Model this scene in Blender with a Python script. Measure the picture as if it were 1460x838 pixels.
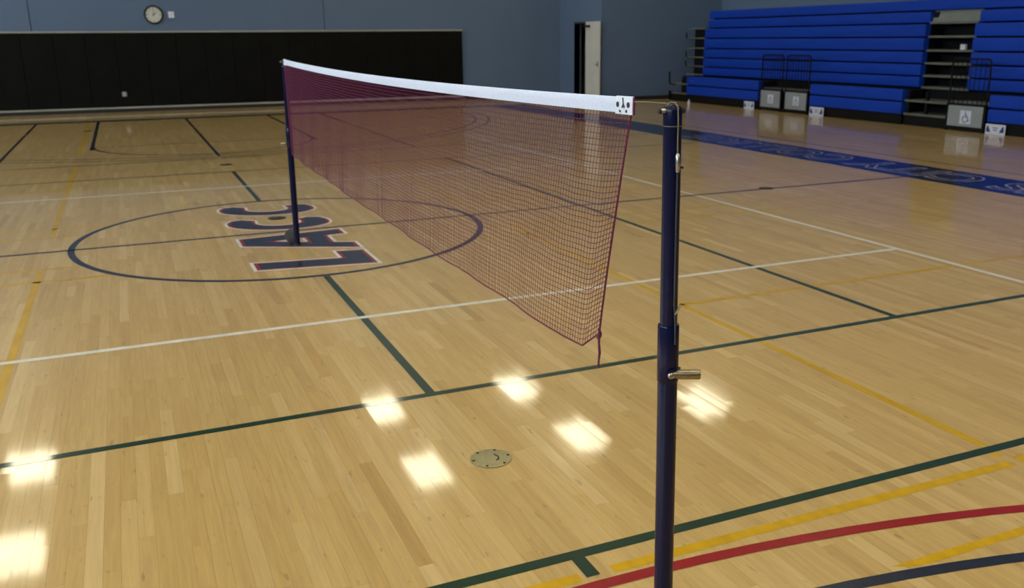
import bpy, math, random
import numpy as np
from mathutils import Matrix, Vector

for o in list(bpy.data.objects):
    bpy.data.objects.remove(o, do_unlink=True)
scene = bpy.context.scene
col = scene.collection
random.seed(11)
rng = np.random.default_rng(7)
PI = math.pi

# ------------------------------------------------------------------ camera
FPX, W, H = 1294.9, 1460.0, 838.0
CAM = np.array([-1.2325, -8.5369, 1.7112])
YAW, PITCH, ROLL = 0.4130, 0.27717, -0.00891
PPX, PPY = 30.66, 3.80


def cam_axes():
    cy, sy, cp, sp = math.cos(YAW), math.sin(YAW), math.cos(PITCH), math.sin(PITCH)
    f = np.array([sy * cp, cy * cp, -sp]); r = np.array([cy, -sy, 0.0]); u = np.cross(r, f)
    c, s = math.cos(ROLL), math.sin(ROLL)
    return c * r + s * u, -s * r + c * u, f


AR, AU, AF = cam_axes()
cd = bpy.data.cameras.new('camera')
cd.sensor_width = 36.0
cd.lens = 36.0 * FPX / W
cd.shift_x = -PPX / W
cd.shift_y = PPY / W
cd.clip_start, cd.clip_end = 0.05, 120
cd.dof.use_dof = True
cd.dof.focus_distance = 2.45
cd.dof.aperture_fstop = 5.6
cam = bpy.data.objects.new('camera', cd)
M = Matrix.Identity(4)
for i in range(3):
    M[i][0], M[i][1], M[i][2], M[i][3] = AR[i], AU[i], -AF[i], CAM[i]
cam.matrix_world = M
col.objects.link(cam)
scene.camera = cam

# ------------------------------------------------------------------ world, exposure
world = bpy.data.worlds.new('world')
scene.world = world
world.use_nodes = True
world.node_tree.nodes['Background'].inputs[0].default_value = (0.5, 0.6, 0.75, 1)
world.node_tree.nodes['Background'].inputs[1].default_value = 0.02
vs = scene.view_settings
vs.view_transform = 'Standard'
vs.look = 'None'
vs.gamma = 1.0
vs.use_curve_mapping = False
vs.exposure = 0.60
LAMP = 8.0               # radiance of the high-bay lenses
ADDED_WINDOW = 9.0             # radiance of the unseen panes added in the left wall


# ------------------------------------------------------------------ helpers
class MB:
    def __init__(s):
        s.v, s.f = [], []

    def add(s, vs_, fs):
        n = len(s.v)
        s.v += [tuple(p) for p in vs_]
        s.f += [tuple(n + i for i in f) for f in fs]
        return s

    def box(s, x0, x1, y0, y1, z0, z1):
        return s.add([(x0, y0, z0), (x1, y0, z0), (x1, y1, z0), (x0, y1, z0),
                      (x0, y0, z1), (x1, y0, z1), (x1, y1, z1), (x0, y1, z1)],
                     [(0, 3, 2, 1), (4, 5, 6, 7), (0, 1, 5, 4), (1, 2, 6, 5), (2, 3, 7, 6), (3, 0, 4, 7)])

    def ring_loft(s, rings, closed_ends=True, loop=True):
        n = len(rings[0]); b = len(s.v)
        for r in rings:
            s.v += [tuple(p) for p in r]
        for k in range(len(rings) - 1):
            for i in range(n if loop else n - 1):
                j = (i + 1) % n
                s.f.append((b + k * n + i, b + k * n + j, b + (k + 1) * n + j, b + (k + 1) * n + i))
        if closed_ends:
            s.f.append(tuple(b + i for i in reversed(range(n))))
            e = b + (len(rings) - 1) * n
            s.f.append(tuple(e + i for i in range(n)))
        return s

    def tube(s, pts, r, n=8, ends=True):
        P = [Vector(p) for p in pts]
        R = r if isinstance(r, (list, tuple)) else [r] * len(P)
        t0 = (P[1] - P[0]).normalized()
        a = Vector((0, 0, 1)) if abs(t0.z) < 0.9 else Vector((1, 0, 0))
        u = t0.cross(a).normalized()
        rings = []
        for i, p in enumerate(P):
            t = (P[min(i + 1, len(P) - 1)] - P[max(i - 1, 0)]).normalized()
            u = (u - t * u.dot(t)).normalized()
            w = t.cross(u)
            rings.append([p + (u * math.cos(2 * PI * k / n) + w * math.sin(2 * PI * k / n)) * R[i] for k in range(n)])
        return s.ring_loft(rings, ends)

    def lathe(s, prof, base=(0, 0, 0), n=24):
        b = Vector(base)
        rings = [[b + Vector((r * math.cos(2 * PI * k / n), r * math.sin(2 * PI * k / n), z)) for k in range(n)]
                 for r, z in prof]
        return s.ring_loft(rings)

    def prism(s, poly, fn, d0, d1):
        """poly of (a,b); fn(a,b,d) -> xyz; extruded from depth d0 to d1."""
        return s.ring_loft([[fn(a, b, d0) for a, b in poly], [fn(a, b, d1) for a, b in poly]])

    def build(s, name, mat, parent=None, smooth=None, loc=None):
        me = bpy.data.meshes.new(name)
        me.from_pydata(s.v, [], s.f)
        me.materials.append(mat)
        bm_fix(me)
        if smooth:
            for p in me.polygons:
                p.use_smooth = True
            me.set_sharp_from_angle(angle=math.radians(smooth))
        o = bpy.data.objects.new(name, me)
        col.objects.link(o)
        if parent is not None:
            o.parent = parent
        if loc is not None:
            o.location = loc
        return o


import bmesh


def bm_fix(me):
    bm = bmesh.new(); bm.from_mesh(me)
    bmesh.ops.recalc_face_normals(bm, faces=bm.faces)
    bm.to_mesh(me); bm.free()


def bevel(o, w=0.003, seg=2):
    m = o.modifiers.new('bevel', 'BEVEL'); m.width = w; m.segments = seg; m.limit_method = 'ANGLE'
    m.angle_limit = math.radians(40)
    return o


def tag(o, label=None, cat=None, group=None, kind=None):
    if label: o['label'] = label
    if cat: o['category'] = cat
    if group: o['group'] = group
    if kind: o['kind'] = kind
    return o


def empty(name, loc=(0, 0, 0), rz=0.0):
    o = bpy.data.objects.new(name, None)
    o.empty_display_size = 0.1
    o.location = loc
    o.rotation_euler = (0, 0, rz)
    col.objects.link(o)
    return o


def copy_tree(o, parent=None):
    c = o.copy(); col.objects.link(c); c.parent = parent
    for ch in list(o.children):
        copy_tree(ch, c)
    return c


# ------------------------------------------------------------------ materials
def principled(name, color, rough=0.5, metal=0.0, coat=0.0, coat_rough=0.05, spec=0.5):
    m = bpy.data.materials.new(name)
    m.use_nodes = True
    b = m.node_tree.nodes['Principled BSDF']
    b.inputs['Base Color'].default_value = (*color, 1)
    b.inputs['Roughness'].default_value = rough
    b.inputs['Metallic'].default_value = metal
    b.inputs['Coat Weight'].default_value = coat
    b.inputs['Coat Roughness'].default_value = coat_rough
    b.inputs['Specular IOR Level'].default_value = spec
    return m


def noisy(name, color, rough=0.5, amount=0.12, scale=6.0, stretch=(1, 1, 1), bump=0.0, **kw):
    """Principled with a soft procedural colour variation and optional fine relief."""
    m = principled(name, color, rough, **kw)
    nt = m.node_tree; N = nt.nodes; L = nt.links
    b = N['Principled BSDF']
    geo = N.new('ShaderNodeNewGeometry')
    mp = N.new('ShaderNodeMapping'); mp.inputs['Scale'].default_value = stretch
    L.new(geo.outputs['Position'], mp.inputs['Vector'])
    no = N.new('ShaderNodeTexNoise'); no.inputs['Scale'].default_value = scale; no.inputs['Detail'].default_value = 4
    L.new(mp.outputs[0], no.inputs['Vector'])
    mr = N.new('ShaderNodeMapRange')
    mr.inputs['From Min'].default_value = 0.3; mr.inputs['From Max'].default_value = 0.7
    mr.inputs['To Min'].default_value = 1 - amount; mr.inputs['To Max'].default_value = 1 + amount
    L.new(no.outputs['Fac'], mr.inputs['Value'])
    mx = N.new('ShaderNodeMix'); mx.data_type = 'RGBA'; mx.blend_type = 'MULTIPLY'; mx.inputs['Factor'].default_value = 1
    mx.inputs[6].default_value = (*color, 1)
    L.new(mr.outputs[0], mx.inputs[7])
    L.new(mx.outputs[2], b.inputs['Base Color'])
    if bump:
        bp = N.new('ShaderNodeBump'); bp.inputs['Strength'].default_value = bump; bp.inputs['Distance'].default_value = 0.002
        L.new(no.outputs['Fac'], bp.inputs['Height'])
        L.new(bp.outputs[0], b.inputs['Normal'])
    return m


COAT_R = 0.062
COAT_W = 0.76


def coat_relief(nt, b):
    """slow unevenness of the varnish, shared by boards and painted lines"""
    N, L = nt.nodes, nt.links
    geo = N.new('ShaderNodeNewGeometry')
    mp = N.new('ShaderNodeMapping'); mp.inputs['Scale'].default_value = (9.0, 2.2, 1)
    L.new(geo.outputs['Position'], mp.inputs['Vector'])
    no = N.new('ShaderNodeTexNoise'); no.inputs['Scale'].default_value = 1.6; no.inputs['Detail'].default_value = 2
    L.new(mp.outputs[0], no.inputs['Vector'])
    bp = N.new('ShaderNodeBump'); bp.inputs['Strength'].default_value = 1.0; bp.inputs['Distance'].default_value = 0.00003
    L.new(no.outputs['Fac'], bp.inputs['Height'])
    L.new(bp.outputs[0], b.inputs['Coat Normal'])


def wood_mat():
    m = principled('varnished_maple', (0.5, 0.33, 0.14), 0.32, coat=COAT_W, coat_rough=COAT_R, spec=0.22)
    nt = m.node_tree; N = nt.nodes; L = nt.links
    b = N['Principled BSDF']
    at = N.new('ShaderNodeAttribute'); at.attribute_name = 'tone'
    sep = N.new('ShaderNodeSeparateColor')
    L.new(at.outputs['Color'], sep.inputs[0])
    ramp = N.new('ShaderNodeValToRGB')
    e = ramp.color_ramp.elements
    e[0].position = 0.0; e[0].color = (0.430, 0.260, 0.084, 1)
    e[1].position = 1.0; e[1].color = (0.680, 0.485, 0.222, 1)
    x = ramp.color_ramp.elements.new(0.25); x.color = (0.535, 0.346, 0.122, 1)
    x = ramp.color_ramp.elements.new(0.65); x.color = (0.590, 0.395, 0.150, 1)
    L.new(sep.outputs[0], ramp.inputs[0])
    geo = N.new('ShaderNodeNewGeometry')
    off = N.new('ShaderNodeVectorMath'); off.operation = 'MULTIPLY_ADD'
    off.inputs[1].default_value = (37.0, 91.0, 53.0)
    L.new(at.outputs['Color'], off.inputs[0]); L.new(geo.outputs['Position'], off.inputs[2])
    mp = N.new('ShaderNodeMapping'); mp.inputs['Scale'].default_value = (55, 2.6, 1)
    L.new(off.outputs[0], mp.inputs['Vector'])
    no = N.new('ShaderNodeTexNoise'); no.inputs['Scale'].default_value = 1.0; no.inputs['Detail'].default_value = 5
    no.inputs['Roughness'].default_value = 0.6; no.inputs['Distortion'].default_value = 0.6
    L.new(mp.outputs[0], no.inputs['Vector'])
    mr = N.new('ShaderNodeMapRange')
    mr.inputs['From Min'].default_value = 0.25; mr.inputs['From Max'].default_value = 0.75
    mr.inputs['To Min'].default_value = 0.86; mr.inputs['To Max'].default_value = 1.12
    L.new(no.outputs['Fac'], mr.inputs['Value'])
    mp2 = N.new('ShaderNodeMapping'); mp2.inputs['Scale'].default_value = (38, 9.0, 1)
    L.new(off.outputs[0], mp2.inputs['Vector'])
    n2 = N.new('ShaderNodeTexNoise'); n2.inputs['Scale'].default_value = 1.0; n2.inputs['Detail'].default_value = 3
    L.new(mp2.outputs[0], n2.inputs['Vector'])
    mr2 = N.new('ShaderNodeMapRange')
    mr2.inputs['From Min'].default_value = 0.66; mr2.inputs['From Max'].default_value = 0.76
    mr2.inputs['To Min'].default_value = 1.0; mr2.inputs['To Max'].default_value = 0.68
    L.new(n2.outputs['Fac'], mr2.inputs['Value'])
    mu = N.new('ShaderNodeMath'); mu.operation = 'MULTIPLY'
    L.new(mr.outputs[0], mu.inputs[0]); L.new(mr2.outputs[0], mu.inputs[1])
    mx = N.new('ShaderNodeMix'); mx.data_type = 'RGBA'; mx.blend_type = 'MULTIPLY'; mx.inputs['Factor'].default_value = 1
    L.new(ramp.outputs[0], mx.inputs[6]); L.new(mu.outputs[0], mx.inputs[7])
    L.new(mx.outputs[2], b.inputs['Base Color'])
    coat_relief(nt, b)
    return m


def paint_mat(name, color):
    m = noisy(name, color, 0.32, amount=0.10, scale=18, stretch=(1, 0.25, 1), coat=COAT_W, coat_rough=COAT_R, spec=0.22)
    coat_relief(m.node_tree, m.node_tree.nodes['Principled BSDF'])
    return m


def emit_mat(name, color, strength):
    m = bpy.data.materials.new(name); m.use_nodes = True
    nt = m.node_tree; nt.nodes.clear()
    e = nt.nodes.new('ShaderNodeEmission'); e.inputs[0].default_value = (*color, 1); e.inputs[1].default_value = strength
    o = nt.nodes.new('ShaderNodeOutputMaterial')
    nt.links.new(e.outputs[0], o.inputs[0])
    return m


MAT = {}
MAT['wood'] = wood_mat()
MAT['subfloor'] = noisy('dark_subfloor', (0.20, 0.12, 0.05), 0.8, amount=0.1)
MAT['wall'] = noisy('blue_grey_wall_paint', (0.104, 0.156, 0.252), 0.75, amount=0.035, scale=1.3, bump=0.05)
MAT['wall_gap'] = principled('dark_joint', (0.03, 0.035, 0.045), 0.9)
MAT['pad'] = noisy('black_vinyl', (0.0045, 0.0045, 0.004), 0.6, amount=0.25, scale=2.0, spec=0.10)
MAT['ledge'] = noisy('pale_grey_ledge', (0.34, 0.33, 0.29), 0.6, amount=0.15, scale=1.2)
MAT['rubber'] = principled('black_rubber', (0.012, 0.012, 0.012), 0.6)
MAT['ceiling'] = noisy('ceiling_paint', (0.09, 0.095, 0.10), 0.9, amount=0.05)
MAT['lens'] = emit_mat('lamp_lens', (1.0, 0.92, 0.66), LAMP)
MAT['pane'] = emit_mat('daylit_frosted_pane', (0.72, 0.86, 1.0), ADDED_WINDOW)
MAT['housing'] = principled('lamp_housing', (0.5, 0.5, 0.5), 0.5)
MAT['green'] = paint_mat('dark_green_paint', (0.012, 0.040, 0.022))
MAT['white_line'] = paint_mat('white_line_paint', (0.80, 0.77, 0.70))
MAT['yellow'] = paint_mat('yellow_line_paint', (0.62, 0.36, 0.003))
MAT['navy_line'] = paint_mat('navy_line_paint', (0.016, 0.022, 0.045))
MAT['red_line'] = paint_mat('red_line_paint', (0.30, 0.010, 0.014))
MAT['band'] = paint_mat('navy_band_paint', (0.010, 0.018, 0.085))
MAT['band_white'] = paint_mat('pale_letter_paint', (0.52, 0.50, 0.52))
MAT['band_inner'] = paint_mat('dark_letter_paint', (0.030, 0.022, 0.060))
MAT['black_line'] = paint_mat('black_line_paint', (0.012, 0.014, 0.020))
MAT['grey_line'] = paint_mat('grey_line_paint', (0.32, 0.30, 0.27))
MAT['post'] = noisy('navy_gloss_enamel', (0.0012, 0.0035, 0.034), 0.24, amount=0.12, scale=30, spec=0.32)
MAT['steel'] = noisy('worn_steel', (0.45, 0.42, 0.36), 0.28, amount=0.15, scale=60, metal=1.0)
MAT['bronze'] = noisy('worn_bronze_steel', (0.30, 0.25, 0.17), 0.30, amount=0.2, scale=80, metal=1.0)
MAT['darksteel'] = principled('dark_steel', (0.03, 0.03, 0.032), 0.4, metal=0.6)
MAT['brass'] = noisy('dull_brass', (0.50, 0.44, 0.25), 0.42, amount=0.12, scale=90, metal=0.85)
MAT['lidgrey'] = noisy('dull_grey_lid', (0.075, 0.080, 0.085), 0.5, amount=0.15, scale=60)
MAT['darkplate'] = noisy('dark_plate', (0.020, 0.024, 0.030), 0.5, amount=0.15, scale=60)
MAT['hole'] = principled('dark_screw', (0.02, 0.025, 0.015), 0.6)
MAT['rope'] = noisy('tan_cord', (0.21, 0.18, 0.10), 0.85, amount=0.25, scale=300)
MAT['darkrope'] = noisy('dark_cord', (0.05, 0.05, 0.05), 0.85, amount=0.25, scale=300)
MAT['netting'] = noisy('maroon_nylon', (0.140, 0.008, 0.066), 0.7, amount=0.3, scale=120)
MAT['netrope'] = noisy('maroon_cord', (0.15, 0.014, 0.060), 0.75, amount=0.3, scale=200)
MAT['tape'] = noisy('white_net_tape', (0.68, 0.74, 0.90), 0.75, amount=0.05, scale=120)
MAT['vinyl_white'] = principled('white_vinyl', (0.74, 0.79, 0.90), 0.45)
MAT['ink'] = principled('navy_ink', (0.015, 0.015, 0.04), 0.6)
MAT['blue'] = noisy('blue_seat_plastic', (0.004, 0.040, 0.36), 0.6, amount=0.08, scale=2.5, stretch=(1, 0.5, 4), spec=0.2)
MAT['blacksteel'] = principled('black_frame_paint', (0.005, 0.005, 0.0055), 0.55, spec=0.15)
MAT['deck'] = noisy('grey_deck_edge', (0.115, 0.115, 0.10), 0.6, amount=0.2, scale=3)
MAT['riser'] = noisy('grey_green_riser', (0.16, 0.18, 0.165), 0.6, amount=0.12, scale=4)
MAT['deck_brown'] = noisy('brown_deck_board', (0.075, 0.055, 0.040), 0.6, amount=0.2, scale=4)
MAT['greypanel'] = noisy('light_grey_panel', (0.235, 0.255, 0.275), 0.6, amount=0.06, scale=4)
MAT['sign_white'] = principled('white_sign', (0.55, 0.57, 0.66), 0.5)
MAT['sign_blue'] = principled('blue_sign_ink', (0.012, 0.03, 0.22), 0.5)
MAT['door'] = noisy('off_white_door', (0.62, 0.61, 0.56), 0.55, amount=0.05, scale=3)
MAT['doorframe'] = principled('dark_door_frame', (0.03, 0.035, 0.045), 0.6)
MAT['clockface'] = noisy('clock_face', (0.60, 0.60, 0.53), 0.5, amount=0.05, scale=20)
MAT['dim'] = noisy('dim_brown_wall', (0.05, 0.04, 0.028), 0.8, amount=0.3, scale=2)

# ------------------------------------------------------------------ room shell
XL, YB, YN, ZC = -13.5, 17.12, -19.0, 9.2     # left wall, back wall, near wall, ceiling
XA, YD, XR = 10.94, 14.44, 14.85              # alcove wall, corner wall, right wall

floor = MB().box(XL - .3, XR + .3, YN - .3, YB + .3, -0.25, -0.006).build('floor', MAT['subfloor'])
tag(floor, 'varnished maple strip gym floor with painted court lines', 'floor', kind='structure')


def wall(name, mb, label):
    return tag(mb.build(name, MAT['wall']), label, 'wall', kind='structure')


# back wall: core plus precast panels separated by recessed joints
wb = tag(MB().box(XL, XA, YB + .02, YB + .3, 0, ZC).build('wall_back', MAT['wall_gap']),
         'blue-grey panelled back wall above black pads', 'wall', kind='structure')
edges = [XL, -10.10, -3.09, 3.93, XA]
for a, b in zip(edges[:-1], edges[1:]):
    bevel(MB().box(a + .008, b - .008 if b < XA else b, YB, YB + .03, 0, ZC).build('wall_panel', MAT['wall'], wb), .004, 1)
PADX1, PADZ0, PADZ1 = 7.83, 0.135, 1.925
pw = 0.70
x = PADX1
while x > XL + pw:
    o = bevel(MB().box(x - pw + .002, x - .002, YB - .05, YB - .001, PADZ0, PADZ1).build('wall_pad', MAT['pad'], wb), .012, 2)
    x -= pw
MB().box(XL + .01, PADX1, YB - .02, YB - .0005, PADZ0, PADZ1).build('pad_backing', MAT['pad'], wb)
MB().box(XL, PADX1 + .01, YB - .055, YB - .001, PADZ1 + .004, PADZ1 + .045).build('pad_ledge', MAT['ledge'], wb)
MB().box(PADX1 + .002, PADX1 + .03, YB - .045, YB - .001, PADZ0, PADZ1).build('pad_side_trim', MAT['wall'], wb)
MB().box(XL, PADX1, YB - .06, YB - .001, 0.085, 0.128).build('pad_sill', MAT['ledge'], wb)
tag(MB().box(XL, PADX1, YB - .03, YB - .001, 0, 0.08).build('baseboard_back', MAT['rubber']),
    'black rubber base under the padded wall', 'baseboard', kind='structure')
tag(MB().box(PADX1 + .03, XA - .01, YB - .018, YB - .001, 0, 0.10).build('baseboard_corner', MAT['rubber']),
    'black rubber base beside the alcove', 'baseboard', kind='structure')

# alcove wall (faces the court) with a doorway
DY0, DY1, DZ = 15.25, 16.08, 2.10
wa = MB()
wa.box(XA, XA + .2, YD, DY0, 0, ZC).box(XA, XA + .2, DY1, YB, 0, ZC).box(XA, XA + .2, DY0, DY1, DZ, ZC)
wall('wall_alcove', wa, 'blue-grey side wall with an open doorway')
wall('wall_corner', MB().box(XA + .2, XR, YD, YD + .2, 0, ZC), 'blue-grey wall between the open door and the bleachers')
wall('wall_right', MB().box(XR, XR + .2, YN, YD, 0, ZC), 'blue-grey side wall behind the bleachers')
wall('wall_left', MB().box(XL - .2, XL, YN, YB, 0, ZC), 'blue-grey side wall opposite the bleachers')
wall('wall_near', MB().box(XL, XR, YN - .2, YN, 0, ZC), 'blue-grey end wall behind the court')
tag(MB().box(XA - .004, XR, YD - .018, YD - .001, 0, 0.10).build('baseboard_right', MAT['rubber']),
    'black rubber base along the corner wall', 'baseboard', kind='structure')
# small dim corridor behind the doorway
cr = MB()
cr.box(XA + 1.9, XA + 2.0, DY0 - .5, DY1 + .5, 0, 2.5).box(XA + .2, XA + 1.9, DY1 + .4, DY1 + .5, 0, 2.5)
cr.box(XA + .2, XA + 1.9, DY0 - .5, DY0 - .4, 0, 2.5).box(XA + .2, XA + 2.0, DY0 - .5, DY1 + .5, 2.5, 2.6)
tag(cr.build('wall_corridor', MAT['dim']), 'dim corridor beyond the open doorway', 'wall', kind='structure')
ceil = tag(MB().box(XL - .2, XR + .2, YN - .2, YB + .3, ZC, ZC + .2).build('ceiling', MAT['ceiling']),
           'plain grey gym ceiling', 'ceiling', kind='structure')

# unseen clerestory windows, added in the left wall to supply cool daylight
for k in range(7):
    y0 = -17.0 + 4.5 * k
    wn = tag(empty('window_%d' % (k + 1), (XL, y0, 4.6)), 'high frosted window in the left wall', 'window', kind='structure')
    MB().box(0, .05, 0, 3.6, 0, .08).box(0, .05, 0, 3.6, 2.52, 2.6).box(0, .05, 0, .08, 0, 2.6).box(0, .05, 3.52, 3.6, 0, 2.6).build('window_frame', MAT['doorframe'], wn)
    for q in range(3):
        MB().box(.002, .02, .09 + 1.15 * q, 1.20 + 1.15 * q, .09, 2.51).build('window_pane', MAT['pane'], wn)

# door
dr = tag(empty('door_1', (XA - .03, DY0, 0)), 'off-white door standing open beside its dark doorway', 'door', kind='structure')
MB().box(.03, .20, -.045, .0, 0, DZ).box(.03, .20, DY1 - DY0, DY1 - DY0 + .045, 0, DZ).box(.02, .20, -.045, DY1 - DY0 + .045, DZ, DZ + .045).build('door_frame', MAT['doorframe'], dr)
leaf = bevel(MB().box(-.045, 0, -.93, 0, 0.15, 2.14).build('door_leaf', MAT['door'], dr), .004, 1)
leaf.rotation_euler = (0, 0, -0.06)
kick = MB().box(-.046, .001, -.93, 0, 0.012, 0.15).build('kick_plate', MAT['deck_brown'], leaf)
hd = MB().tube([(-.05, -.86, 1.00), (-.095, -.86, 1.00), (-.10, -.84, 1.00), (-.10, -.74, 1.00)], .011, 8)
hd.box(-.052, -.045, -.89, -.83, .92, 1.10)
hd.build('door_handle', MAT['steel'], leaf, 40)
cl = MB().box(-.10, -.045, -.32, -.06, 1.99, 2.05).tube([(-.08, -.10, 2.02), (-.12, .06, 2.03), (-.02, .22, 2.04)], .012, 6)
cl.build('door_closer', MAT['darksteel'], leaf, 40)

# ------------------------------------------------------------------ lamps
def make_lamp():
    t = empty('ceiling_light')
    bevel(MB().box(-.46, .46, -.84, .84, .03, .16).build('lamp_housing', MAT['housing'], t), .02, 2)
    MB().box(-.42, .42, -.80, .80, .0, .028).build('lamp_lens', MAT['lens'], t)
    MB().tube([(0, 0, .16), (0, 0, ZC - 8.0)], .02, 8).build('lamp_stem', MAT['housing'], t, 40)
    return t


lamp_xy = [(-4.33, 14.37), (4.3, 14.36), (8.2, 14.3), (-4.29, 10.14), (4.23, 10.29), (8.3, 10.45), (12.4, 11.1),
           (-8.4, 14.3), (-8.4, 10.2)]
for yy in (1.6, -2.6, -6.8, -11.0, -15.2):
    for xx in (-8.4, -4.3, 0.0, 4.2, 8.3):
        lamp_xy.append((xx, yy))
proto = make_lamp()
for i, (lx, ly) in enumerate(lamp_xy):
    o = proto if i == 0 else copy_tree(proto)
    o.location = (lx, ly, 8.0)
    tag(o, 'long high-bay lamp hanging from the gym ceiling', 'ceiling light', 'high-bay lamps over the court')

# ------------------------------------------------------------------ floor boards
PW = 0.0572
cols_i = np.arange(int(math.floor(-9.0 / PW)), int(math.ceil(13.6 / PW)))
rows = []
for ci in cols_i:
    x0 = ci * PW
    y = -10.2 - rng.random()
    while y < YB - .04:
        ln = float(np.clip(rng.gamma(6.0, 0.125), 0.28, 1.7))
        y1 = min(y + ln, YB - .035)
        if y1 - y > .05:
            rows.append((x0, y, y1))
        y += ln
rows = np.array(rows)
# keep boards inside the room outline (the alcove steps in at the back right)
keep = ~((rows[:, 0] + PW > XA - .01) & (rows[:, 2] > YD - .02)) & (rows[:, 0] + PW < XR)
rows = rows[keep]
nP = len(rows)
tone = np.clip(rng.normal(0.56, 0.165, nP), 0.15, 1)
tone2 = rng.random(nP); tone3 = rng.random(nP)
roll_ = rng.normal(0, 0.00011, nP)
tilt = np.stack([roll_, -roll_, -roll_, roll_], 1) + rng.normal(0, 0.00001, (nP, 4))
g = 0.0002
X0, X1, Y0, Y1 = rows[:, 0] + g, rows[:, 0] + PW - g, rows[:, 1] + g, rows[:, 2] - g
V = np.zeros((nP, 8, 3))
for k, (xx, yy) in enumerate(((X0, Y0), (X1, Y0), (X1, Y1), (X0, Y1))):
    V[:, k, 0] = xx; V[:, k, 1] = yy; V[:, k, 2] = -0.0055
    V[:, k + 4, 0] = xx; V[:, k + 4, 1] = yy; V[:, k + 4, 2] = tilt[:, k]
FQ = np.array([(4, 5, 6, 7), (0, 1, 5, 4), (1, 2, 6, 5), (2, 3, 7, 6), (3, 0, 4, 7)])


def project(P):
    q = P - CAM
    z = q @ AF
    return np.stack([W / 2 + PPX + FPX * (q @ AR) / z, H / 2 + PPY - FPX * (q @ AU) / z, z], -1)


T = project(V[:, 4:, :].reshape(-1, 3)).reshape(nP, 4, 3)
xs, ys = T[:, :, 0], T[:, :, 1]
area = 0.5 * np.abs(sum(xs[:, k] * ys[:, (k + 1) % 4] - xs[:, (k + 1) % 4] * ys[:, k] for k in range(4)))
cx, cyy = xs.mean(1), ys.mean(1)
vis = (T[:, :, 2].min(1) > .3) & (cx > 0) & (cx < W) & (cyy > 0) & (cyy < H)
area[~vis] = 0
near_ids = set(np.argsort(-area)[:300].tolist())


def plank_mesh(ids, name):
    ids = np.array(sorted(ids))
    n = len(ids)
    me = bpy.data.meshes.new(name)
    v = V[ids].reshape(-1, 3)
    f = (FQ[None, :, :] + (np.arange(n) * 8)[:, None, None]).reshape(-1, 4)
    me.vertices.add(len(v)); me.vertices.foreach_set('co', v.ravel())
    me.loops.add(f.size); me.loops.foreach_set('vertex_index', f.ravel().astype(np.int32))
    me.polygons.add(len(f))
    me.polygons.foreach_set('loop_start', np.arange(0, f.size, 4, dtype=np.int32))
    at = me.attributes.new('tone', 'FLOAT_COLOR', 'POINT')
    c = np.ones((n, 8, 4)); c[:, :, 0] = tone[ids][:, None]; c[:, :, 1] = tone2[ids][:, None]; c[:, :, 2] = tone3[ids][:, None]
    at.data.foreach_set('color', c.ravel())
    me.polygons.foreach_set('use_smooth', np.zeros(len(f), dtype=bool))
    me.update(calc_edges=True)
    me.shade_flat()
    me.materials.append(MAT['wood'])
    o = bpy.data.objects.new(name, me); col.objects.link(o); o.parent = floor
    return o


o = plank_mesh(set(range(nP)) - near_ids, 'plank_field'); tag(o, kind='stuff')
for i in sorted(near_ids):
    plank_mesh([i], 'plank')

# floor outside the boarded area carries the same finish as one wide board field
rest = MB()
bx0, bx1, by0 = cols_i[0] * PW, 13.6, -10.0
rest.box(XL, bx0 - .001, YN, YB - .04, -.0055, -.0002).box(bx0, XR, YN, -11.3, -.0055, -.0002)
rest.box(bx1 + .06, XR, -11.3, YD - .02, -.0055, -.0002)
rest.build('plank_border', MAT['wood'], floor)

# ------------------------------------------------------------------ painted lines
ZL = 0.00045
layer = [0]


def flat(name, pts_list, mat, lvl=0, label=None):
    mb = MB()
    z = ZL + lvl * 0.00022
    for pts in pts_list:
        mb.add([(p[0], p[1], z) for p in pts], [tuple(range(len(pts)))])
    me = bpy.data.meshes.new(name); me.from_pydata(mb.v, [], mb.f); me.materials.append(mat)
    o = bpy.data.objects.new(name, me); col.objects.link(o); o.parent = floor
    if label: o['label'] = label
    return o


def rect(x0, x1, y0, y1):
    return [(x0, y0), (x1, y0), (x1, y1), (x0, y1)]


def lx(y, x0, x1, w):   # line along x
    return rect(x0, x1, y - w / 2, y + w / 2)


def ly(x, y0, y1, w):   # line along y
    return rect(x - w / 2, x + w / 2, y0, y1)


def arc(cx_, cy_, r, a0, a1, w, n=96):
    q = []
    for k in range(n):
        t0, t1 = a0 + (a1 - a0) * k / n, a0 + (a1 - a0) * (k + 1) / n
        q.append([(cx_ + (r - w / 2) * math.cos(t0), cy_ + (r - w / 2) * math.sin(t0)),
                  (cx_ + (r + w / 2) * math.cos(t0), cy_ + (r + w / 2) * math.sin(t0)),
                  (cx_ + (r + w / 2) * math.cos(t1), cy_ + (r + w / 2) * math.sin(t1)),
                  (cx_ + (r - w / 2) * math.cos(t1), cy_ + (r - w / 2) * math.sin(t1))])
    return q


G = 0.05
# green cross courts
for yv in (-4.443, 4.443, 6.06):
    flat('green_sideline', [lx(yv, -9 if abs(yv) < 5 else -7.4, 7.5, G)], MAT['green'], 2)
flat('green_sideline', [lx(-6.06, -7.4, 7.5, G)], MAT['green'], 2)
flat('green_center_line', [ly(0, -4.418, -1.84, G)], MAT['green'], 2)
flat('green_center_line', [ly(0, 1.84, 4.418, G)], MAT['green'], 2)
flat('green_center_line', [ly(0, 6.35, 14.1, G)], MAT['black_line'], 2)
flat('green_center_line', [ly(0, -6.20, -6.085, G)], MAT['green'], 2)
for sx in (-3.06, 3.06):
    flat('green_attack_line', [ly(sx, -4.418, 4.418, G)], MAT['green'], 2)
    flat('green_attack_line', [ly(sx, 6.10, 14.1, G)], MAT['black_line'], 2)
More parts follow.
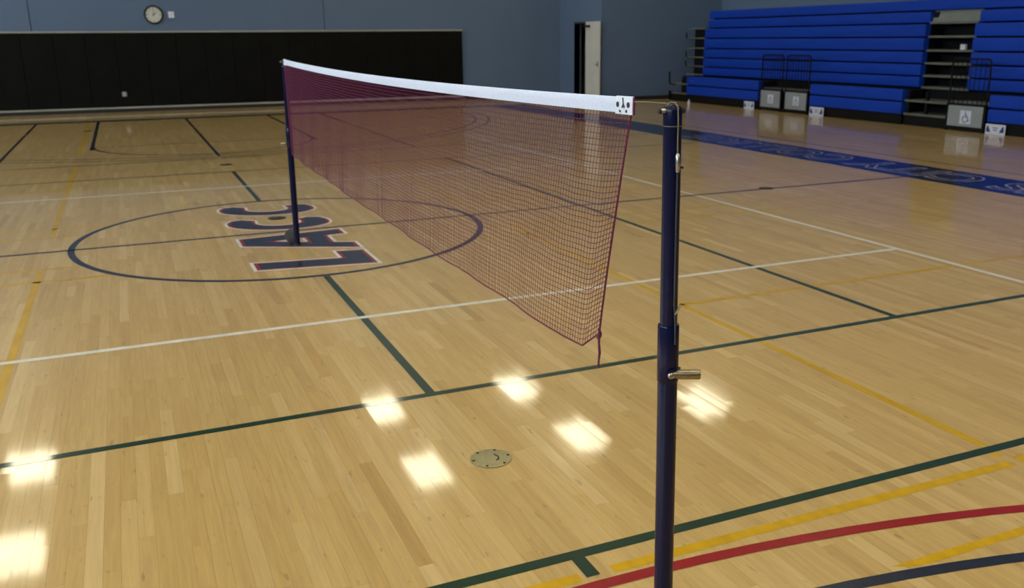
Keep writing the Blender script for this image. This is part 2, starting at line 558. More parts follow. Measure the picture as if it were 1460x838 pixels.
# white main volleyball court
flat('white_attack_line', [lx(-3.0, -4.5, 4.475, G)], MAT['white_line'], 3)
flat('white_attack_line', [lx(3.0, -4.5, 4.475, G)], MAT['white_line'], 3)
for sx in (-4.5, 4.5):
    flat('white_sideline', [ly(sx, -9.0, 9.0, G)], MAT['white_line'], 3)
# yellow badminton courts
YW = 0.048
for sgn in (-1, 1):
    for sx in (-1.99, 1.99):
        a, b = sorted((sgn * 0.74, sgn * 6.02))
        if sgn < 0:
            flat('yellow_service_line', [ly(sx, -6.02, b, YW), ly(sx - .03 * (sx > 0), -6.13, -6.095, YW)], MAT['yellow'], 1)
        else:
            flat('yellow_service_line', [ly(sx, a, b, YW)], MAT['yellow'], 1)
        xa, xb = sorted((sx, math.copysign(6.6, sx)))
        flat('yellow_court_line', [lx(sgn * 3.63, xa, xb, YW)], MAT['yellow'], 1)
        flat('yellow_court_line', [lx(sgn * 0.67, math.copysign(1.75, sx), math.copysign(6.6, sx), YW)], MAT['yellow'], 1)
        flat('yellow_court_line', [lx(sgn * 1.09, math.copysign(1.48, sx), math.copysign(6.6, sx), YW)], MAT['yellow'], 1)
for sx in (-2.0, 2.0):
    flat('yellow_service_line', [ly(sx, 7.6, 13.9, YW)], MAT['yellow'], 1)
flat('yellow_court_line', [lx(-6.19, -6.6, -.045, YW)], MAT['yellow'], 1)
flat('yellow_court_line', [lx(-6.19, .075, 1.95, YW)], MAT['yellow'], 1)
flat('yellow_court_line', [lx(-6.175, 2.0, 6.6, YW)], MAT['yellow'], 1)
# doubles line runs into the navy arc
xs_ = [(-12.73 + math.sqrt(max(6.205 ** 2 - (.93 + .08 * k) ** 2, 0)), .93 + .08 * k) for k in range(8)]
poly = [(xv, max(yv, -6.605)) for yv, xv in xs_ if yv < -6.565]
flat('yellow_court_line', [[(.93, -6.565), (.985, -6.59), (1.06, -6.605), (6.6, -6.605), (6.6, -6.565)]], MAT['yellow'], 1)
# basketball court
NL = 0.05
flat('half_court_line', [lx(0, -7.6, 7.6, NL)], MAT['navy_line'], 4)
flat('center_circle', arc(0, 0, 1.805, 0, 2 * PI, .055, 128), MAT['navy_line'], 4)
flat('three_point_arc', arc(0, -12.73, 6.18, .12, PI - .12, NL), MAT['navy_line'], 4, 'navy three-point arc')
flat('three_point_arc', arc(0, -12.73, 6.475, .12, PI - .12, NL), MAT['red_line'], 5, 'red three-point arc')
flat('three_point_arc', arc(0, 12.73, 6.18, PI, 2 * PI, NL), MAT['navy_line'], 4)
flat('three_point_arc', arc(0, 12.73, 6.475, PI, 2 * PI, NL), MAT['navy_line'], 4)
for sx in (-1.83, 1.83):
    flat('lane_line', [ly(sx, 8.1, 14.1, .06)], MAT['black_line'], 4)
flat('free_throw_circle', arc(0, 8.54, 1.805, PI, 2 * PI, NL), MAT['navy_line'], 4)
flat('free_throw_line', [lx(8.54, -1.83, 1.83, NL)], MAT['navy_line'], 4)
flat('baseline', [rect(-7.6, 7.6, 14.1, 14.42)], MAT['black_line'], 4)
flat('baseline_edge', [rect(-7.9, 8.0, 14.52, 14.74)], MAT['grey_line'], 4)
flat('sideline_band', [rect(7.6, 8.58, -9.6, 14.42)], MAT['band'], 4)
flat('restraint_line', [ly(9.0, -9.6, 13.9, .045)], MAT['navy_line'], 4)


# lettering on the floor ------------------------------------------------------
def outline_mesh(polys, offset, z, name, mat, fn):
    """fill polygon set (first outer, rest holes) grown by offset; fn maps (a,b)->(x,y)"""
    cu = bpy.data.curves.new('tmp', 'CURVE'); cu.dimensions = '2D'; cu.fill_mode = 'BOTH'; cu.offset = offset
    for pl in polys:
        sp = cu.splines.new('POLY'); sp.points.add(len(pl) - 1)
        for p, (a, b) in zip(sp.points, pl):
            p.co = (a, b, 0, 1)
        sp.use_cyclic_u = True
    ob = bpy.data.objects.new('tmp', cu); col.objects.link(ob)
    dg = bpy.context.evaluated_depsgraph_get()
    me = bpy.data.meshes.new_from_object(ob.evaluated_get(dg))
    bpy.data.objects.remove(ob); bpy.data.curves.remove(cu)
    for v in me.vertices:
        x_, y_ = fn(v.co.x, v.co.y)
        v.co = (x_, y_, z)
    bm = bmesh.new(); bm.from_mesh(me)
    for f in bm.faces:
        if f.normal.z < 0: f.normal_flip()
    bm.to_mesh(me); bm.free()
    me.materials.clear(); me.materials.append(mat)
    me.name = name
    o = bpy.data.objects.new(name, me); col.objects.link(o); o.parent = floor
    return o


def c_shape():
    out = []
    for k in range(29):
        t = PI * k / 28
        out.append((0.37 - 0.37 * math.sin(t), -0.46 * math.cos(t)))
    left = [(0.50, -.455), (0.62, -.41), (0.66, -.33), (0.62, -.20), (0.52, -.205)]
    inn = []
    for k in range(21):
        t = PI * k / 20
        inn.append((0.42 - 0.20 * math.sin(t), -0.225 * math.cos(t)))
    pts = [(0.62, -.41), (0.50, -.455)] + out + [(0.50, .455), (0.62, .41), (0.66, .31), (0.58, .215)] + inn[::-1] + [(0.58, -.215), (0.66, -.31)]
    return pts


# letter outlines: a = reading direction (+y), b = up (-x); baseline at b=-0.46
L_SH = [[(0, -.455), (.50, -.455), (.50, -.250), (.235, -.250), (.235, .44), (0, .44)]]
A_SH = [[(0, -.46), (.215, -.46), (.265, -.295), (.585, -.295), (.63, -.46), (.845, -.46), (.61, .44), (.30, .44)],
        [(.325, -.11), (.535, -.11), (.445, .20)]]
C_SH = [[(a * .87, b) for a, b in c_shape()]]
SLANT = 0.16      # the letters lean like italics
for shape, y0, nm in ((L_SH, -1.50, 'letter_l'), (A_SH, -.88, 'letter_a'), (C_SH, .11, 'letter_c'), (C_SH, .91, 'letter_c')):
    fn = lambda a, b, y0=y0: (-b, y0 + a + SLANT * b)
    outline_mesh(shape, .038, ZL + 5 * .00022, nm, MAT['white_line'], fn)
    outline_mesh(shape, .010, ZL + 6 * .00022, nm, MAT['red_line'], fn)
    outline_mesh(shape, -.020, ZL + 7 * .00022, nm, MAT['navy_line'], fn)

# words along the navy sideline band
def floor_text(txt, size, y_mid, x_base, up, mat, z, spacing=1.25, off=.018):
    cu = bpy.data.curves.new('tmp', 'FONT'); cu.body = txt; cu.size = size; cu.align_x = 'CENTER'; cu.space_character = spacing
    cu.offset = off
    ob = bpy.data.objects.new('tmp', cu); col.objects.link(ob)
    dg = bpy.context.evaluated_depsgraph_get()
    me = bpy.data.meshes.new_from_object(ob.evaluated_get(dg))
    bpy.data.objects.remove(ob); bpy.data.curves.remove(cu)
    for v in me.vertices:
        a, b = v.co.x, v.co.y
        v.co = (x_base - b, y_mid + a, z)
    me.materials.clear(); me.materials.append(mat); me.name = 'band_lettering'
    o = bpy.data.objects.new('band_lettering', me); col.objects.link(o); o.parent = floor
    o['label'] = 'pale college name lettered along the navy sideline band'
    return o


floor_text('LOS ANGELES CITY COLLEGE', 0.86, -0.6, 8.40, -1, MAT['band_white'], ZL + 5 * .00022, 1.08, .030)
floor_text('LOS ANGELES CITY COLLEGE', 0.86, -0.6, 8.40, -1, MAT['band_inner'], ZL + 6 * .00022, 1.08, .004)


# ------------------------------------------------------------------ floor sleeve covers
def sleeve_cover(mt):
    t = empty('floor_socket_cover')
    MB().lathe([(.088, 0), (.088, .0016), (.083, .0030), (.0, .0030)], n=40).build('rim_ring', mt, t, 35)
    MB().lathe([(.068, .0030), (.068, .0038), (.066, .0042), (0, .0042)], n=36).build('lid', mt, t, 35)
    for k in range(6):
        a = 2 * PI * k / 6 + .35
        MB().lathe([(.0065, .003), (.0065, .0042), (.004, .0046), (0, .0046)], (.0765 * math.cos(a), .0765 * math.sin(a), 0), 10).build('screw', MAT['hole'], t, 35)
    MB().tube([(.012, .030, .0044), (.030, .012, .0046), (.034, -.012, .0046), (.024, -.026, .0044)], .0028, 6).build('lift_slot', MAT['hole'], t, 40)
    return t


sc = sleeve_cover(MAT['brass'])
sd = sleeve_cover(MAT['darkplate'])
spots = [((0.006, -5.246), 'round brass socket cover in the boards outside the green sideline'),
         ((0.02, 0.70), 'round dark socket cover inside the painted team letters'),
         ((-0.01, 5.22), 'round dark socket cover between the two dark green far sidelines'),
         ((5.5, 0.03), 'round dark socket cover on the half-court line beside the white sideline'),
         ((-1.98, 11.86), 'round dark socket cover on the yellow line beside the far lane')]
for i, ((sx, sy), lab) in enumerate(spots):
    o = sc if i == 0 else sd if i == 1 else copy_tree(sd)
    o.location = (sx, sy, .0022)
    o.rotation_euler = (0, 0, -.4)
    tag(o, lab, 'floor plate')

# ------------------------------------------------------------------ posts
def make_post(name, base, lean_x, label, near):
    t = empty(name, base)
    t.rotation_euler = (0, lean_x / 1.55, 0)
    MB().lathe([(.026, .0), (.026, .86), (.0255, .87)], n=28).build('lower_tube', MAT['post'], t, 40)
    MB().lathe([(.0225, .86), (.0225, 1.508)], n=28).build('upper_tube', MAT['post'], t, 40)
    MB().lathe([(.0265, .845), (.0278, .848), (.0278, .998), (.0265, 1.001), (.0226, 1.001)], n=28).build('collar', MAT['post'], t, 40)
    cap = MB().lathe([(.0229, 1.505), (.0229, 1.540), (.0205, 1.549), (.015, 1.554), (0, 1.556)], n=28).build('top_cap', MAT['post'], t, 40)
    MB().lathe([(.0231, 1.5035), (.0231, 1.5055)], n=28).build('cap_ring', MAT['steel'], t, 40)
    # bolt through the cap that carries the pulley
    bo = MB().tube([(-.0335, .0, 1.540), (-.0215, 0, 1.540)], .0065, 10)
    bo.build('pulley_bolt', MAT['steel'], t, 40)
    MB().tube([(-.0395, 0, 1.540), (-.0335, 0, 1.540)], .0058, 10).build('bolt_end', MAT['rubber'], t, 40)
    MB().tube([(.0215, 0, 1.540), (.031, 0, 1.540)], .0085, 10).build('bolt_head', MAT['rubber'], t, 40)
    s = -1 if near else 1
    # cord over the top and down the outer face
    MB().tube([(0, -s * .022, 1.553), (0, -s * .01, 1.5595), (0, s * .012, 1.5595), (0, s * .023, 1.548), (0, s * .0255, 1.52),
               (0, s * .0248, 1.46), (.0, s * .0255, 1.437)], .0018, 7).build('cord', MAT['rope'], t, 60)
    bu = MB().tube([(0, s * .0255, 1.440), (0, s * .0275, 1.434), (0, s * .0285, 1.412), (0, s * .0265, 1.396)], [.0035, .0062, .0068, .0045], 10)
    buo = bu.build('cord_buckle', MAT['steel'], t, 50)
    MB().tube([(.006, s * .028, 1.408), (.014, s * .030, 1.405)], .0028, 8).build('buckle_stud', MAT['rubber'], buo, 40)
    MB().tube([(0, s * .026, 1.398), (0, s * .0250, 1.25), (0, s * .0246, 1.06), (.001, s * .030, 1.015), (.001, s * .0305, .955)], .0024, 7).build('cord_tail', MAT['darkrope'], t, 60)
    MB().tube([(.001, s * .028, 1.035), (.006, s * .036, 1.052), (.009, s * .040, 1.062)], [.0024, .003, .0036], 7).build('cord_end', MAT['steel'], t, 60)
    # clamp handle
    d = Vector((.86, -.50, .02)).normalized() if near else Vector((-.86, .50, 0.02)).normalized()
    c = Vector((0, 0, .872))
    MB().tube([c + d * .0268, c + d * .0335], .0115, 12).build('clamp_nut', MAT['post'], t, 40)
    e = Vector((.30, -.55, -.10)).normalized() * .004
    p0, p1 = c + d * .010, c + d * .080
    pts = [p0 + (p1 - p0) * k for k in (0, .12, .2, .5, .9, .97, 1)]
    side = Vector((-.38, -.925, 0)) if near else Vector((.38, .925, 0))
    pts = [p + side * .021 for p in pts]
    MB().tube(pts, [.0115, .0124, .0126, .0130, .0134, .0130, .011], 18).build('clamp_handle', MAT['bronze'], t, 40)
    MB().tube([c + side * .0265 + d * .008, c + side * .0300 + d * .008], .0165, 14).build('clamp_washer', MAT['post'], t, 40)
    q = c + side * .021 + d * .004
    MB().tube([q, q + side * .0135 - d * .001, q + side * .0165 - d * .001], [.0085, .0085, .005], 12).build('clamp_pin', MAT['steel'], t, 40)
    # head cord that ties the tape to the post
    e = Vector((0, .183 if near else -.0305, 1.551 if near else 1.553))
    MB().tube([Vector((0, s * -.021, 1.5555)), Vector((0, e.y * .5 - s * .008, 1.5545)), e], .0014, 7).build('head_cord', MAT['rope'], t, 60)
    # floor socket ring
    MB().lathe([(.0315, .0015), (.0315, .009), (.029, .013), (.0262, .013)], n=28).build('floor_ring', MAT['rubber'], t, 40)
    return tag(t, label, 'net post')


FAR = (-0.010, -0.645, 0.001)
NEAR = (-0.008, -6.640, 0.001)
make_post('net_post', FAR, 0.012, 'navy steel net post standing among the painted team letters', False)
make_post('net_post', NEAR, -0.024, 'navy steel net post with clamp handle and cord beside the loose net end', True)
# hinged socket lid tipped up behind the far post
lid = empty('socket_lid', (-.035, -.560, .0015), .25)
lo = MB().lathe([(.062, -.004), (.066, -.002), (.066, .002), (.062, .004), (0, .004)], n=30).build('lid_disc', MAT['lidgrey'], lid, 40)
lo.rotation_euler = (math.radians(68), 0, 0); lo.location = (0, 0, .0635)
MB().box(-.025, .025, -.01, .012, 0, .012).build('lid_hinge', MAT['darksteel'], lid)
tag(lid, 'grey socket lid tipped up against the foot of the far post', 'floor plate')

# ------------------------------------------------------------------ net
net = empty('badminton_net', (-0.015, -3.6, 0.76))
net_origin = Vector((-0.015, -3.6, 0.76))
YF, YE = -0.680, -6.447


def nx(y):
    return -0.004 - 0.026 * (YF - y) / (YF - YE)


def top_z(y):
    return 1.531 + .031 * ((y + 3.58) / 2.88) ** 2


TH = 0.041     # visible tape height


def yn_edge(t):   # near edge of the net, t=0 top .. 1 bottom
    return YE + .006 + .158 * t ** 0.85


JIT = rng.normal(0, 1, 997)
JIT = np.convolve(np.concatenate([JIT, JIT[:8]]), np.ones(5) / 3.0, 'same')[:997].tolist()


def net_pt(s, t):
    yf = YF - .004
    y = yf + (yn_edge(t) - yf) * s
    ztop = top_z(min(max(y, YE), YF)) - TH + .004
    zbot = .772 + .018 * ((y + 3.4) / 2.8) ** 2
    if s > .955:
        k = (s - .955) / .045
        zbot += .020 * k + .062 * max(0, k - .55) / .45
    z = ztop + (zbot - ztop) * t
    # sag of the rows between the loaded strands and soft folds
    fold = .004 * math.sin(s * 23 + 1.5 * t) * t + .004 * math.sin(s * 71 + 3 * t) * t
    fold += .0022 * JIT[int(s * 2000) % 997] * t * .5
    z += .003 * math.sin(s * 41 + t * 5) * math.sin(PI * t) + .0015 * math.sin(s * 160 + t * 9) * math.sin(PI * t)
    return Vector((nx(y) + fold, y, z)) - net_origin


NVERT, NROW = 296, 43
mesh_b = MB()
R_ST = 0.00100
for i in range(NVERT + 1):
    s = i / NVERT
    mesh_b.tube([net_pt(s, k / 14) for k in range(15)], R_ST * .82, 4, False)
for j in range(1, NROW):
    t = j / NROW
    mesh_b.tube([net_pt(k / 170, t) for k in range(171)], R_ST * 1.08, 4, False)
me = bpy.data.meshes.new('netting'); me.from_pydata(mesh_b.v, [], mesh_b.f); me.materials.append(MAT['netting'])
o = bpy.data.objects.new('netting', me); col.objects.link(o); o.parent = net; tag(o, 'fine maroon mesh', kind='stuff')
# cords around the mesh
MB().tube([net_pt(k / 150, 1.0) + Vector((0, 0, -.001)) for k in range(151)], .0026, 6).build('bottom_cord', MAT['netrope'], net, 60)
MB().tube([net_pt(1.0, k / 30) for k in range(31)], .0030, 7).build('side_cord', MAT['netrope'], net, 60)
MB().tube([net_pt(0.0, k / 30) for k in range(31)], .0030, 7).build('side_cord', MAT['netrope'], net, 60)
lacing = MB()
for k in range(24):
    p = net_pt(1.0, (k + .5) / 24); a = k * 1.3
    lacing.tube([p + Vector((.003 * math.cos(a), .003, .006)), p + Vector((-.004, -.003, 0)), p + Vector((.003, .003, -.006))], .0013, 5)
lacing.build('edge_lacing', MAT['netrope'], net, 60)
# knot and hanging tie at the near lower corner
kp = net_pt(1.0, 1.0)
kn = MB()
for k in range(3):
    pts = []
    for q in range(13):
        a = 2 * PI * q / 12
        rr = .0085
        pts.append(kp + Vector((.004 * math.sin(a + k), rr * math.cos(a), rr * 1.1 * math.sin(a) + .006 * (k - 1))))
    kn.tube(pts, .0030, 6)
kn.build('corner_knot', MAT['netrope'], net, 60)
MB().tube([kp, kp + Vector((0, .001, -.03)), kp + Vector((.001, -.002, -.06)), kp + Vector((0, .001, -.085)), kp + Vector((0, .002, -.108))],
          [.0040, .0036, .0042, .0030, .0030], 7).build('corner_tie', MAT['netrope'], net, 60)
# white top tape
rings = []
for k in range(61):
    y = YF + (YE - YF) * k / 60
    zt = top_z(y); xx = nx(y)
    prof = [(-.0022, -TH), (-.0026, -TH * .5), (-.0024, -.003), (0, 0), (.0024, -.003), (.0026, -TH * .5), (.0022, -TH)]
    rings.append([Vector((xx + a, y, zt + b)) - net_origin for a, b in prof])
tape = MB().ring_loft(rings).build('top_tape', MAT['tape'], net, 50)


def tape_patch(ya, yb):
    rg = []
    for k in range(7):
        y = ya + (yb - ya) * k / 6
        zt = top_z(y) + .0012; xx = nx(y)
        prof = [(-.0035, -TH - .005), (-.0038, -.02), (-.003, -.002), (0, .001), (.003, -.002), (.0038, -.02), (.0035, -TH - .005)]
        rg.append([Vector((xx + a, y, zt + b)) - net_origin for a, b in prof])
    return MB().ring_loft(rg).build('end_patch', MAT['vinyl_white'], net, 50)


patch = tape_patch(YE + .090, YE - .002)
patch2 = tape_patch(YF - .090, YF + .002)


def on_patch(y, dz, r, name, mat, parent, squash=1.0, x_off=-.0043):
    zt = top_z(y); c = Vector((nx(y) + x_off, y, zt + dz)) - net_origin
    n = 18
    rg = [[c + Vector((d, r * squash * math.cos(2 * PI * k / n), r * math.sin(2 * PI * k / n))) for k in range(n)] for d in (-.0006, .001)]
    return MB().ring_loft(rg).build(name, mat, parent, 40)


for yy in (YE + .019, YE + .076):
    gm = on_patch(yy, -.020, .0074, 'grommet', MAT['hole'], patch)
on_patch(YF - .03, -.020, .007, 'grommet', MAT['hole'], patch2)


def patch_poly(pts, name):
    yc = YE + .0475
    pts = [(a * 1.12, b * 1.25) for a, b in pts]
    mb = MB()
    vs_ = []
    for d in (-.0049, -.0036):
        for a, b in pts:
            y = yc - a
            vs_.append(Vector((nx(y) + d, y, top_z(y) - .022 + b)) - net_origin)
    n = len(pts)
    fs = [tuple(range(n)), tuple(range(2 * n - 1, n - 1, -1))] + [(i, (i + 1) % n, n + (i + 1) % n, n + i) for i in range(n)]
    return mb.add(vs_, fs).build(name, MAT['ink'], patch)


patch_poly([(-.004, .016), (.001, .016), (.003, .004), (.009, -.002), (.007, -.006), (.001, -.002), (-.003, -.006), (-.006, -.003), (-.001, .003), (-.002, .012)], 'emblem')
patch_poly([(-.018, -.009), (-.010, -.011), (-.009, -.015), (-.017, -.014)], 'emblem')
patch_poly([(.012, -.010), (.019, -.008), (.020, -.014), (.014, -.015)], 'emblem')
MB().tube([Vector((nx(YE), YE - .004, top_z(YE) + .001)) - net_origin, Vector((nx(YE), YE - .004, top_z(YE) - TH - .004)) - net_origin], .0034, 8).build('end_binding', MAT['netrope'], net, 50)
tag(net, 'maroon badminton net with white top tape strung between two navy posts', 'net')

# ------------------------------------------------------------------ clock, switch, outlet on the back wall
ck = empty('wall_clock', (-.325, YB - .001, 2.13))
cz = .228


def disc_y(r0, r1, d0, d1, n=40, c=(0, 0, 0)):
    fn = lambda r, d: [Vector((c[0] + r * math.cos(2 * PI * k / n), -d, c[2] + r * math.sin(2 * PI * k / n))) for k in range(n)]
    return fn


def ydisc(rings, name, mat, parent, c=(0, 0, 0), n=40):
    rg = [[Vector((c[0] + r * math.cos(2 * PI * k / n), c[1] - d, c[2] + r * math.sin(2 * PI * k / n))) for k in range(n)] for r, d in rings]
    return MB().ring_loft(rg).build(name, mat, parent, 35)


ydisc([(.225, 0), (.228, .03), (.222, .045), (.195, .048), (.185, .035), (.185, .004)], 'clock_rim', MAT['rubber'], ck, (0, 0, cz))
face = ydisc([(.188, .005), (.188, .028), (0, .028)], 'clock_face', MAT['clockface'], ck, (0, 0, cz))


def hand(ang, ln, w, d, name):
    c, s = math.sin(ang), math.cos(ang)
    pts = [(-w * s - .03 * c, w * c - .03 * s), (w * s - .03 * c, -w * c - .03 * s), (w * .5 * s + ln * c, -w * .5 * c + ln * s), (-w * .5 * s + ln * c, w * .5 * c + ln * s)]
    MB().prism(pts, lambda a, b, q: (a, -q, b + cz), d, d + .003).build(name, MAT['ink'], ck)


hand(math.radians(48), .095, .009, .030, 'hour_hand')
hand(math.radians(2), .135, .006, .034, 'minute_hand')
ydisc([(.016, .028), (.016, .040), (0, .040)], 'hub', MAT['ink'], ck, (0, 0, cz), 16)
for k in range(12):
    a = 2 * PI * k / 12
    c, s = math.sin(a), math.cos(a)
    r0, r1, w = (.142, .168, .005) if k % 3 else (.132, .170, .008)
    pts = [(r0 * c - w * s, r0 * s + w * c), (r0 * c + w * s, r0 * s - w * c), (r1 * c + w * s, r1 * s - w * c), (r1 * c - w * s, r1 * s + w * c)]
    MB().prism(pts, lambda p, q, d: (p, -d, q + cz), .028, .0295).build('hour_mark', MAT['ink'], face)
tag(ck, 'round wall clock with black rim above the black pads', 'clock')

sw = empty('wall_box', (.09, YB - .001, 2.28))
bevel(MB().box(-.068, .068, -.035, 0, 0, .155).build('cover_plate', MAT['vinyl_white'], sw), .008, 2)
MB().box(-.064, .064, -.0365, -.034, .074, .079).box(-.002, .003, -.0365, -.034, .008, .147).build('seam', MAT['greypanel'], sw)
tag(sw, 'small white square box beside the wall clock', 'wall box')
ot = empty('wall_outlet', (-1.226, YB - .05, .385))
bevel(MB().box(-.055, .055, -.022, 0, 0, .115).build('outlet_plate', MAT['greypanel'], ot), .006, 2)
MB().box(-.018, .018, -.026, -.021, .02, .05).box(-.018, .018, -.026, -.021, .066, .096).build('socket_face', MAT['sign_white'], ot)
tag(ot, 'small grey outlet plate low on the black wall pads', 'outlet')

# ------------------------------------------------------------------ bleachers
bl = empty('bleacher_bank', (13.3, 5.0, 0))
BO = Vector((13.3, 5.0, 0))
SH = lambda mb: [tuple(Vector(p) - BO) for p in mb.v]


def bpart(mb, name, mat, smooth=None, parent=None, bev=None):
    mb.v = SH(mb)
    o = mb.build(name, mat, parent or bl, smooth)
    if bev: bevel(o, bev, 2)
    return o


def bench(xf, y0, y1, z0, z1):
    h = z1 - z0
    pr = [(.13, .006), (.016, .006), (.004, .012), (.0, .026), (-.004, h * .5), (-.003, h * .88), (.002, h * .965), (.014, h), (.14, h)]
    mb = MB().prism(pr, lambda a, b, d: (xf + a, d, z0 + b), y0, y1)
    return bpart(mb, 'bench_board', MAT['blue'], 30)


Y_END = -8.0
low_z = [.200, .452, .698]
low_sec = [(9.80, 12.92), (5.25, 7.94), (Y_END, 3.22)]
for k in range(2):
    for a, b in low_sec:
        bench(12.765 + .006 * k, a, b, low_z[k], low_z[k + 1] - .022)
up_z = [.700, .925, 1.165, 1.408, 1.670, 1.930, 2.165, 2.392]
up_x = [13.27, 13.275, 13.28, 13.285, 13.30, 13.40, 13.42]
for k in range(7):
    secs = [(Y_END, 4.18), (5.345, 12.93)] if k < 6 else [(Y_END, 12.93)]
    for a, b in secs:
        bench(up_x[k], a, b, up_z[k], up_z[k + 1] - .022)
# dark understructure behind the boards
for a, b in low_sec:
    bpart(MB().box(12.86, 13.30, a + .02, b - .02, .06, .66), 'under_frame', MAT['blacksteel'])
bpart(MB().box(13.41, 14.55, 5.36, 12.90, .06, 1.90), 'under_frame', MAT['blacksteel'])
bpart(MB().box(13.41, 14.55, Y_END, 4.16, .06, 1.90), 'under_frame', MAT['blacksteel'])
bpart(MB().box(13.55, 14.55, Y_END, 12.90, 1.90, 2.36), 'under_frame', MAT['blacksteel'])
bpart(MB().box(13.80, 14.55, 4.16, 5.36, .06, 1.90), 'under_frame', MAT['blacksteel'])
# skirt
for a, b in low_sec:
    bpart(MB().box(12.80, 12.85, a + .01, b - .01, .004, .205), 'skirt_board', MAT['blacksteel'])
# deck edges showing in the aisle
for k in range(6):
    zt = up_z[k]
    bpart(MB().box(13.33 + .01 * k, 13.80, 4.19, 5.335, zt - .018, zt + .022), 'deck_edge', MAT['deck'])
bpart(MB().prism([(13.44, 1.945), (13.47, 1.945), (13.52, 2.16), (13.49, 2.16)], lambda a, b, d: (a, d, b), 4.19, 5.335), 'aisle_riser', MAT['riser'])
bpart(MB().box(13.46, 13.49, 5.20, 5.33, 1.98, 2.14), 'aisle_bracket', MAT['blacksteel'])
for zt in (.215, .470):
    bpart(MB().box(12.82, 13.40, 4.16, 5.23, zt - .02, zt + .02), 'deck_edge', MAT['deck'])
bpart(MB().box(13.40, 13.80, 3.20, 5.23, .01, .66), 'under_frame', MAT['blacksteel'])
bpart(MB().box(12.84, 12.88, 4.16, 5.23, .004, .19), 'skirt_board', MAT['blacksteel'])
for yy in (4.70, 5.15):
    bpart(MB().box(12.83, 12.89, yy - .03, yy + .03, .2, .66), 'aisle_bracket', MAT['blacksteel'])
# decks at the back of the wheelchair cutouts
for a, b in ((7.95, 9.79), (3.24, 4.14)):
    bpart(MB().box(12.95, 13.38, a, b, .47, .52), 'cutout_deck', MAT['deck_brown'])
    bpart(MB().box(13.30, 13.40, a, b, .02, .66), 'under_frame', MAT['blacksteel'])
    bpart(MB().box(12.94, 12.955, a, b, .455, .53), 'deck_edge', MAT['deck'])
# open end of the decks beyond the blue boards
for k in range(6):
    zt = up_z[k] + (.0 if k else .005)
    bpart(MB().box(13.30, 14.30, 12.94, 13.78, zt - .018, zt + .020), 'end_deck', MAT['deck'])
    br = MB().tube([(13.32, 13.30, zt - .01), (13.32, 13.80, zt - .01), (13.32, 13.86, zt + .04), (13.32, 13.87, zt + .15)], .022, 6)
    if k in (1, 2, 4):
        bpart(br, 'end_bracket', MAT['blacksteel'], 50)
bpart(MB().box(13.36, 14.50, 12.96, 13.50, .06, 1.90), 'under_frame', MAT['blacksteel'])
for zt in (.215, .47):
    bpart(MB().box(12.80, 13.60, 12.93, 13.78, zt - .02, zt + .02), 'end_deck', MAT['deck'])
bpart(MB().box(12.85, 13.50, 12.95, 13.30, .06, .60), 'under_frame', MAT['blacksteel'])
bpart(MB().box(12.80, 12.84, 12.93, 13.80, .004, .19), 'skirt_board', MAT['blacksteel'])
bpart(MB().tube([(12.82, 13.60, .44), (12.82, 13.84, .45), (12.82, 13.88, .52), (12.82, 13.89, .78)], .028, 6), 'end_bracket', MAT['blacksteel'], 50)
bpart(MB().box(12.80, 12.86, 13.74, 13.88, .02, .26), 'end_bracket', MAT['blacksteel'])
bpart(MB().box(12.86, 13.05, 13.0, 13.28, .55, .68), 'end_bracket', MAT['blacksteel'])
bpart(MB().lathe([(.018, .56), (.018, .565), (0, .565)], (12.752, 12.68, 0), 10), 'board_button', MAT['sign_white'])
tag(bl, 'folded blue plastic bleachers stacked along the side wall', 'bleachers')


# wheelchair bays ------------------------------------------------------------
def strip(pts, w):
    """flat stroked polyline -> list of quads in (a,b)"""
    q = []
    for (a0, b0), (a1, b1) in zip(pts[:-1], pts[1:]):
        dx, dy = a1 - a0, b1 - b0; l = math.hypot(dx, dy); ux, uy = -dy / l * w / 2, dx / l * w / 2
        ex, ey = dx / l * w * .35, dy / l * w * .35
        q.append([(a0 + ux - ex, b0 + uy - ey), (a0 - ux - ex, b0 - uy - ey), (a1 - ux + ex, b1 - uy + ey), (a1 + ux + ex, b1 + uy + ey)])
    return q


def pictogram(s):
    """wheelchair figure, a to the viewer's right, b up"""
    P = []
    n = 14
    P.append([(-.02 * s + .055 * s * math.cos(2 * PI * k / n), .40 * s + .055 * s * math.sin(2 * PI * k / n)) for k in range(n)])
    P += strip([(-.02 * s, .30 * s), (0, .05 * s), (.20 * s, .05 * s), (.28 * s, -.25 * s), (.36 * s, -.22 * s)], .075 * s)
    P += strip([(-.01 * s, .20 * s), (.16 * s, .20 * s)], .06 * s)
    P += strip([(-.02 * s + .25 * s * math.cos(t), -.14 * s + .25 * s * math.sin(t)) for t in [2.0 + k * .42 for k in range(10)]], .07 * s)
    return P


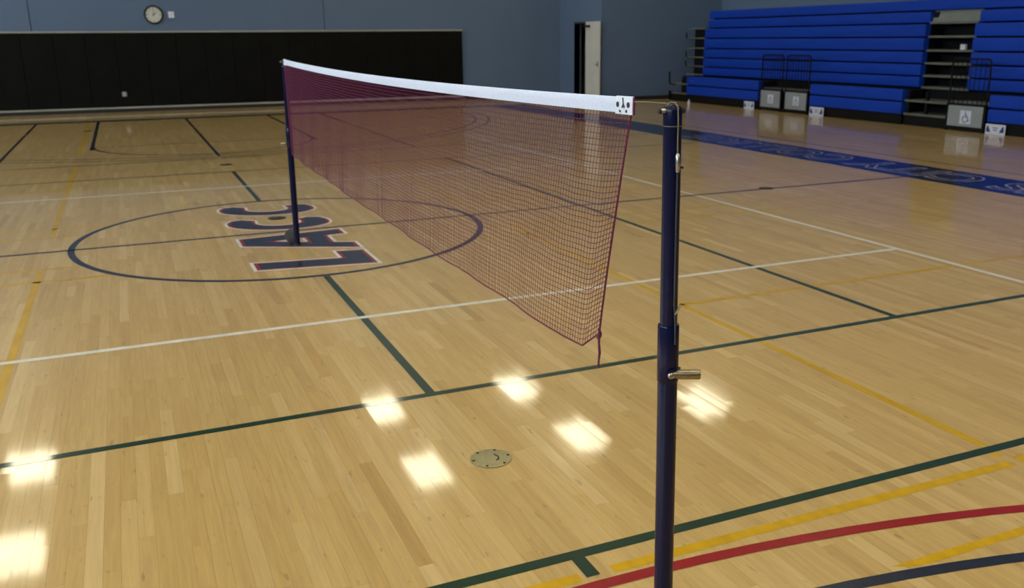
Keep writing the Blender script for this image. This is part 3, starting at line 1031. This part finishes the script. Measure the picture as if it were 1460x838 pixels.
def make_bay(w, ph, loc, label, sign_s, sign_y, sign_z):
    # local: y along the bench (w wide, centred), front at x=0 facing -x
    t = empty('wheelchair_bay', loc)
    h = w / 2
    bevel(MB().box(0, .03, -h, h, .085, ph).build('front_panel', MAT['greypanel'], t), .004, 1)
    fr = MB().box(.004, .05, -h - .05, -h, .0, ph + .03).box(.004, .05, h, h + .05, .0, ph + .03)
    fr.box(.004, .05, -h - .05, h + .05, ph, ph + .04).box(.010, .05, -h, h, .02, .083)
    fr.build('panel_frame', MAT['blacksteel'], t)
    top = 1.285
    rail = MB().tube([(.03, -h - .03, ph), (.03, -h - .03, top - .06), (.03, -h + .0, top - .012), (.03, -h + .05, top), (.03, h - .05, top),
                      (.03, h, top - .012), (.03, h + .03, top - .06), (.03, h + .03, ph)], .017, 8)
    rail.tube([(.03, -h - .03, top - .13), (.03, h + .03, top - .13)], .010, 6)
    ro = rail.build('guard_rail', MAT['blacksteel'], t, 50)
    nb = 8
    for k in range(1, nb):
        yy = -h - .03 + (w + .06) * k / nb
        MB().tube([(.03, yy, ph + .02), (.03, yy, top - .005)], .007, 6).build('baluster', MAT['blacksteel'], ro, 50)
    sg = MB().box(-.004, -.0003, sign_y - sign_s / 2, sign_y + sign_s / 2, sign_z - sign_s / 2, sign_z + sign_s / 2).build('access_sign', MAT['sign_white'], t)
    mb = MB()
    for pl in pictogram(sign_s * .95):
        mb.prism(pl, lambda a, b, d: (-d, sign_y - a, sign_z + b - sign_s * .02), .0042, .0056)
    mb.build('pictogram', MAT['sign_blue'], sg)
    return tag(t, label, 'wheelchair bay')


make_bay(.71, .468, (12.765, 9.335, 0), 'grey wheelchair bay panel with black rails, next to the open bleacher end', .20, -.02, .28)
make_bay(.73, .468, (12.765, 8.42, 0), 'grey wheelchair bay panel with black rails, between its twin and the aisle', .20, -.02, .28)
make_bay(.77, .455, (12.765, 3.715, 0), 'grey wheelchair bay panel with black rails beside the bleacher aisle steps', .24, -.02, .255)

# folded signs on the floor against the skirt ---------------------------------
def floor_sign(y, w, h, label):
    t = empty('floor_sign', (12.735, y, 0.001))
    bevel(MB().box(0, .02, -w / 2, w / 2, 0, h).build('sign_board', MAT['sign_white'], t), .004, 1)
    for s in (-1, 1):
        pts = [(s * w * .44, .25 * h), (s * w * .22, .22 * h), (s * w * .27, .45 * h), (s * w * .36, .82 * h), (s * w * .40, .85 * h), (s * w * .45, .5 * h)]
        MB().prism(pts, lambda a, b, d: (-d, -a, b), .0005, .003).build('sign_mark', MAT['sign_blue'], t)
    for k, ww in enumerate((.26, .20)):
        MB().box(-.003, -.0005, -w * ww / 2, w * ww / 2, h * (.62 - .22 * k), h * (.70 - .22 * k)).build('sign_text_bar', MAT['sign_blue'], t)
    return tag(t, label, 'sign')


floor_sign(10.10, .39, .175, 'white and blue board on the floor beside the first wheelchair bay from the bleacher end')
floor_sign(7.66, .45, .190, 'white and blue board on the floor under the bench section between bays and aisle')
floor_sign(3.01, .41, .180, 'white and blue board on the floor beside the aisle wheelchair bay')
pc = empty('paper_card', (13.36, 4.47, 1.4305))
bevel(MB().box(0, .06, -.055, .055, 0, .10).build('card', MAT['sign_white'], pc), .003, 1)
tag(pc, 'small white card box left on an aisle step', 'card')
bt = empty('water_bottle', (12.16, 11.86, .001))
MB().lathe([(.030, 0), (.034, .01), (.034, .085), (.026, .105), (.014, .115), (.014, .122)], n=16).build('bottle_body', MAT['sign_white'], bt, 40)
MB().lathe([(.017, .121), (.017, .140), (0, .142)], n=14).build('bottle_cap', MAT['vinyl_white'], bt, 40)
tag(bt, 'small white bottle standing on the floor before the bleachers', 'bottle')
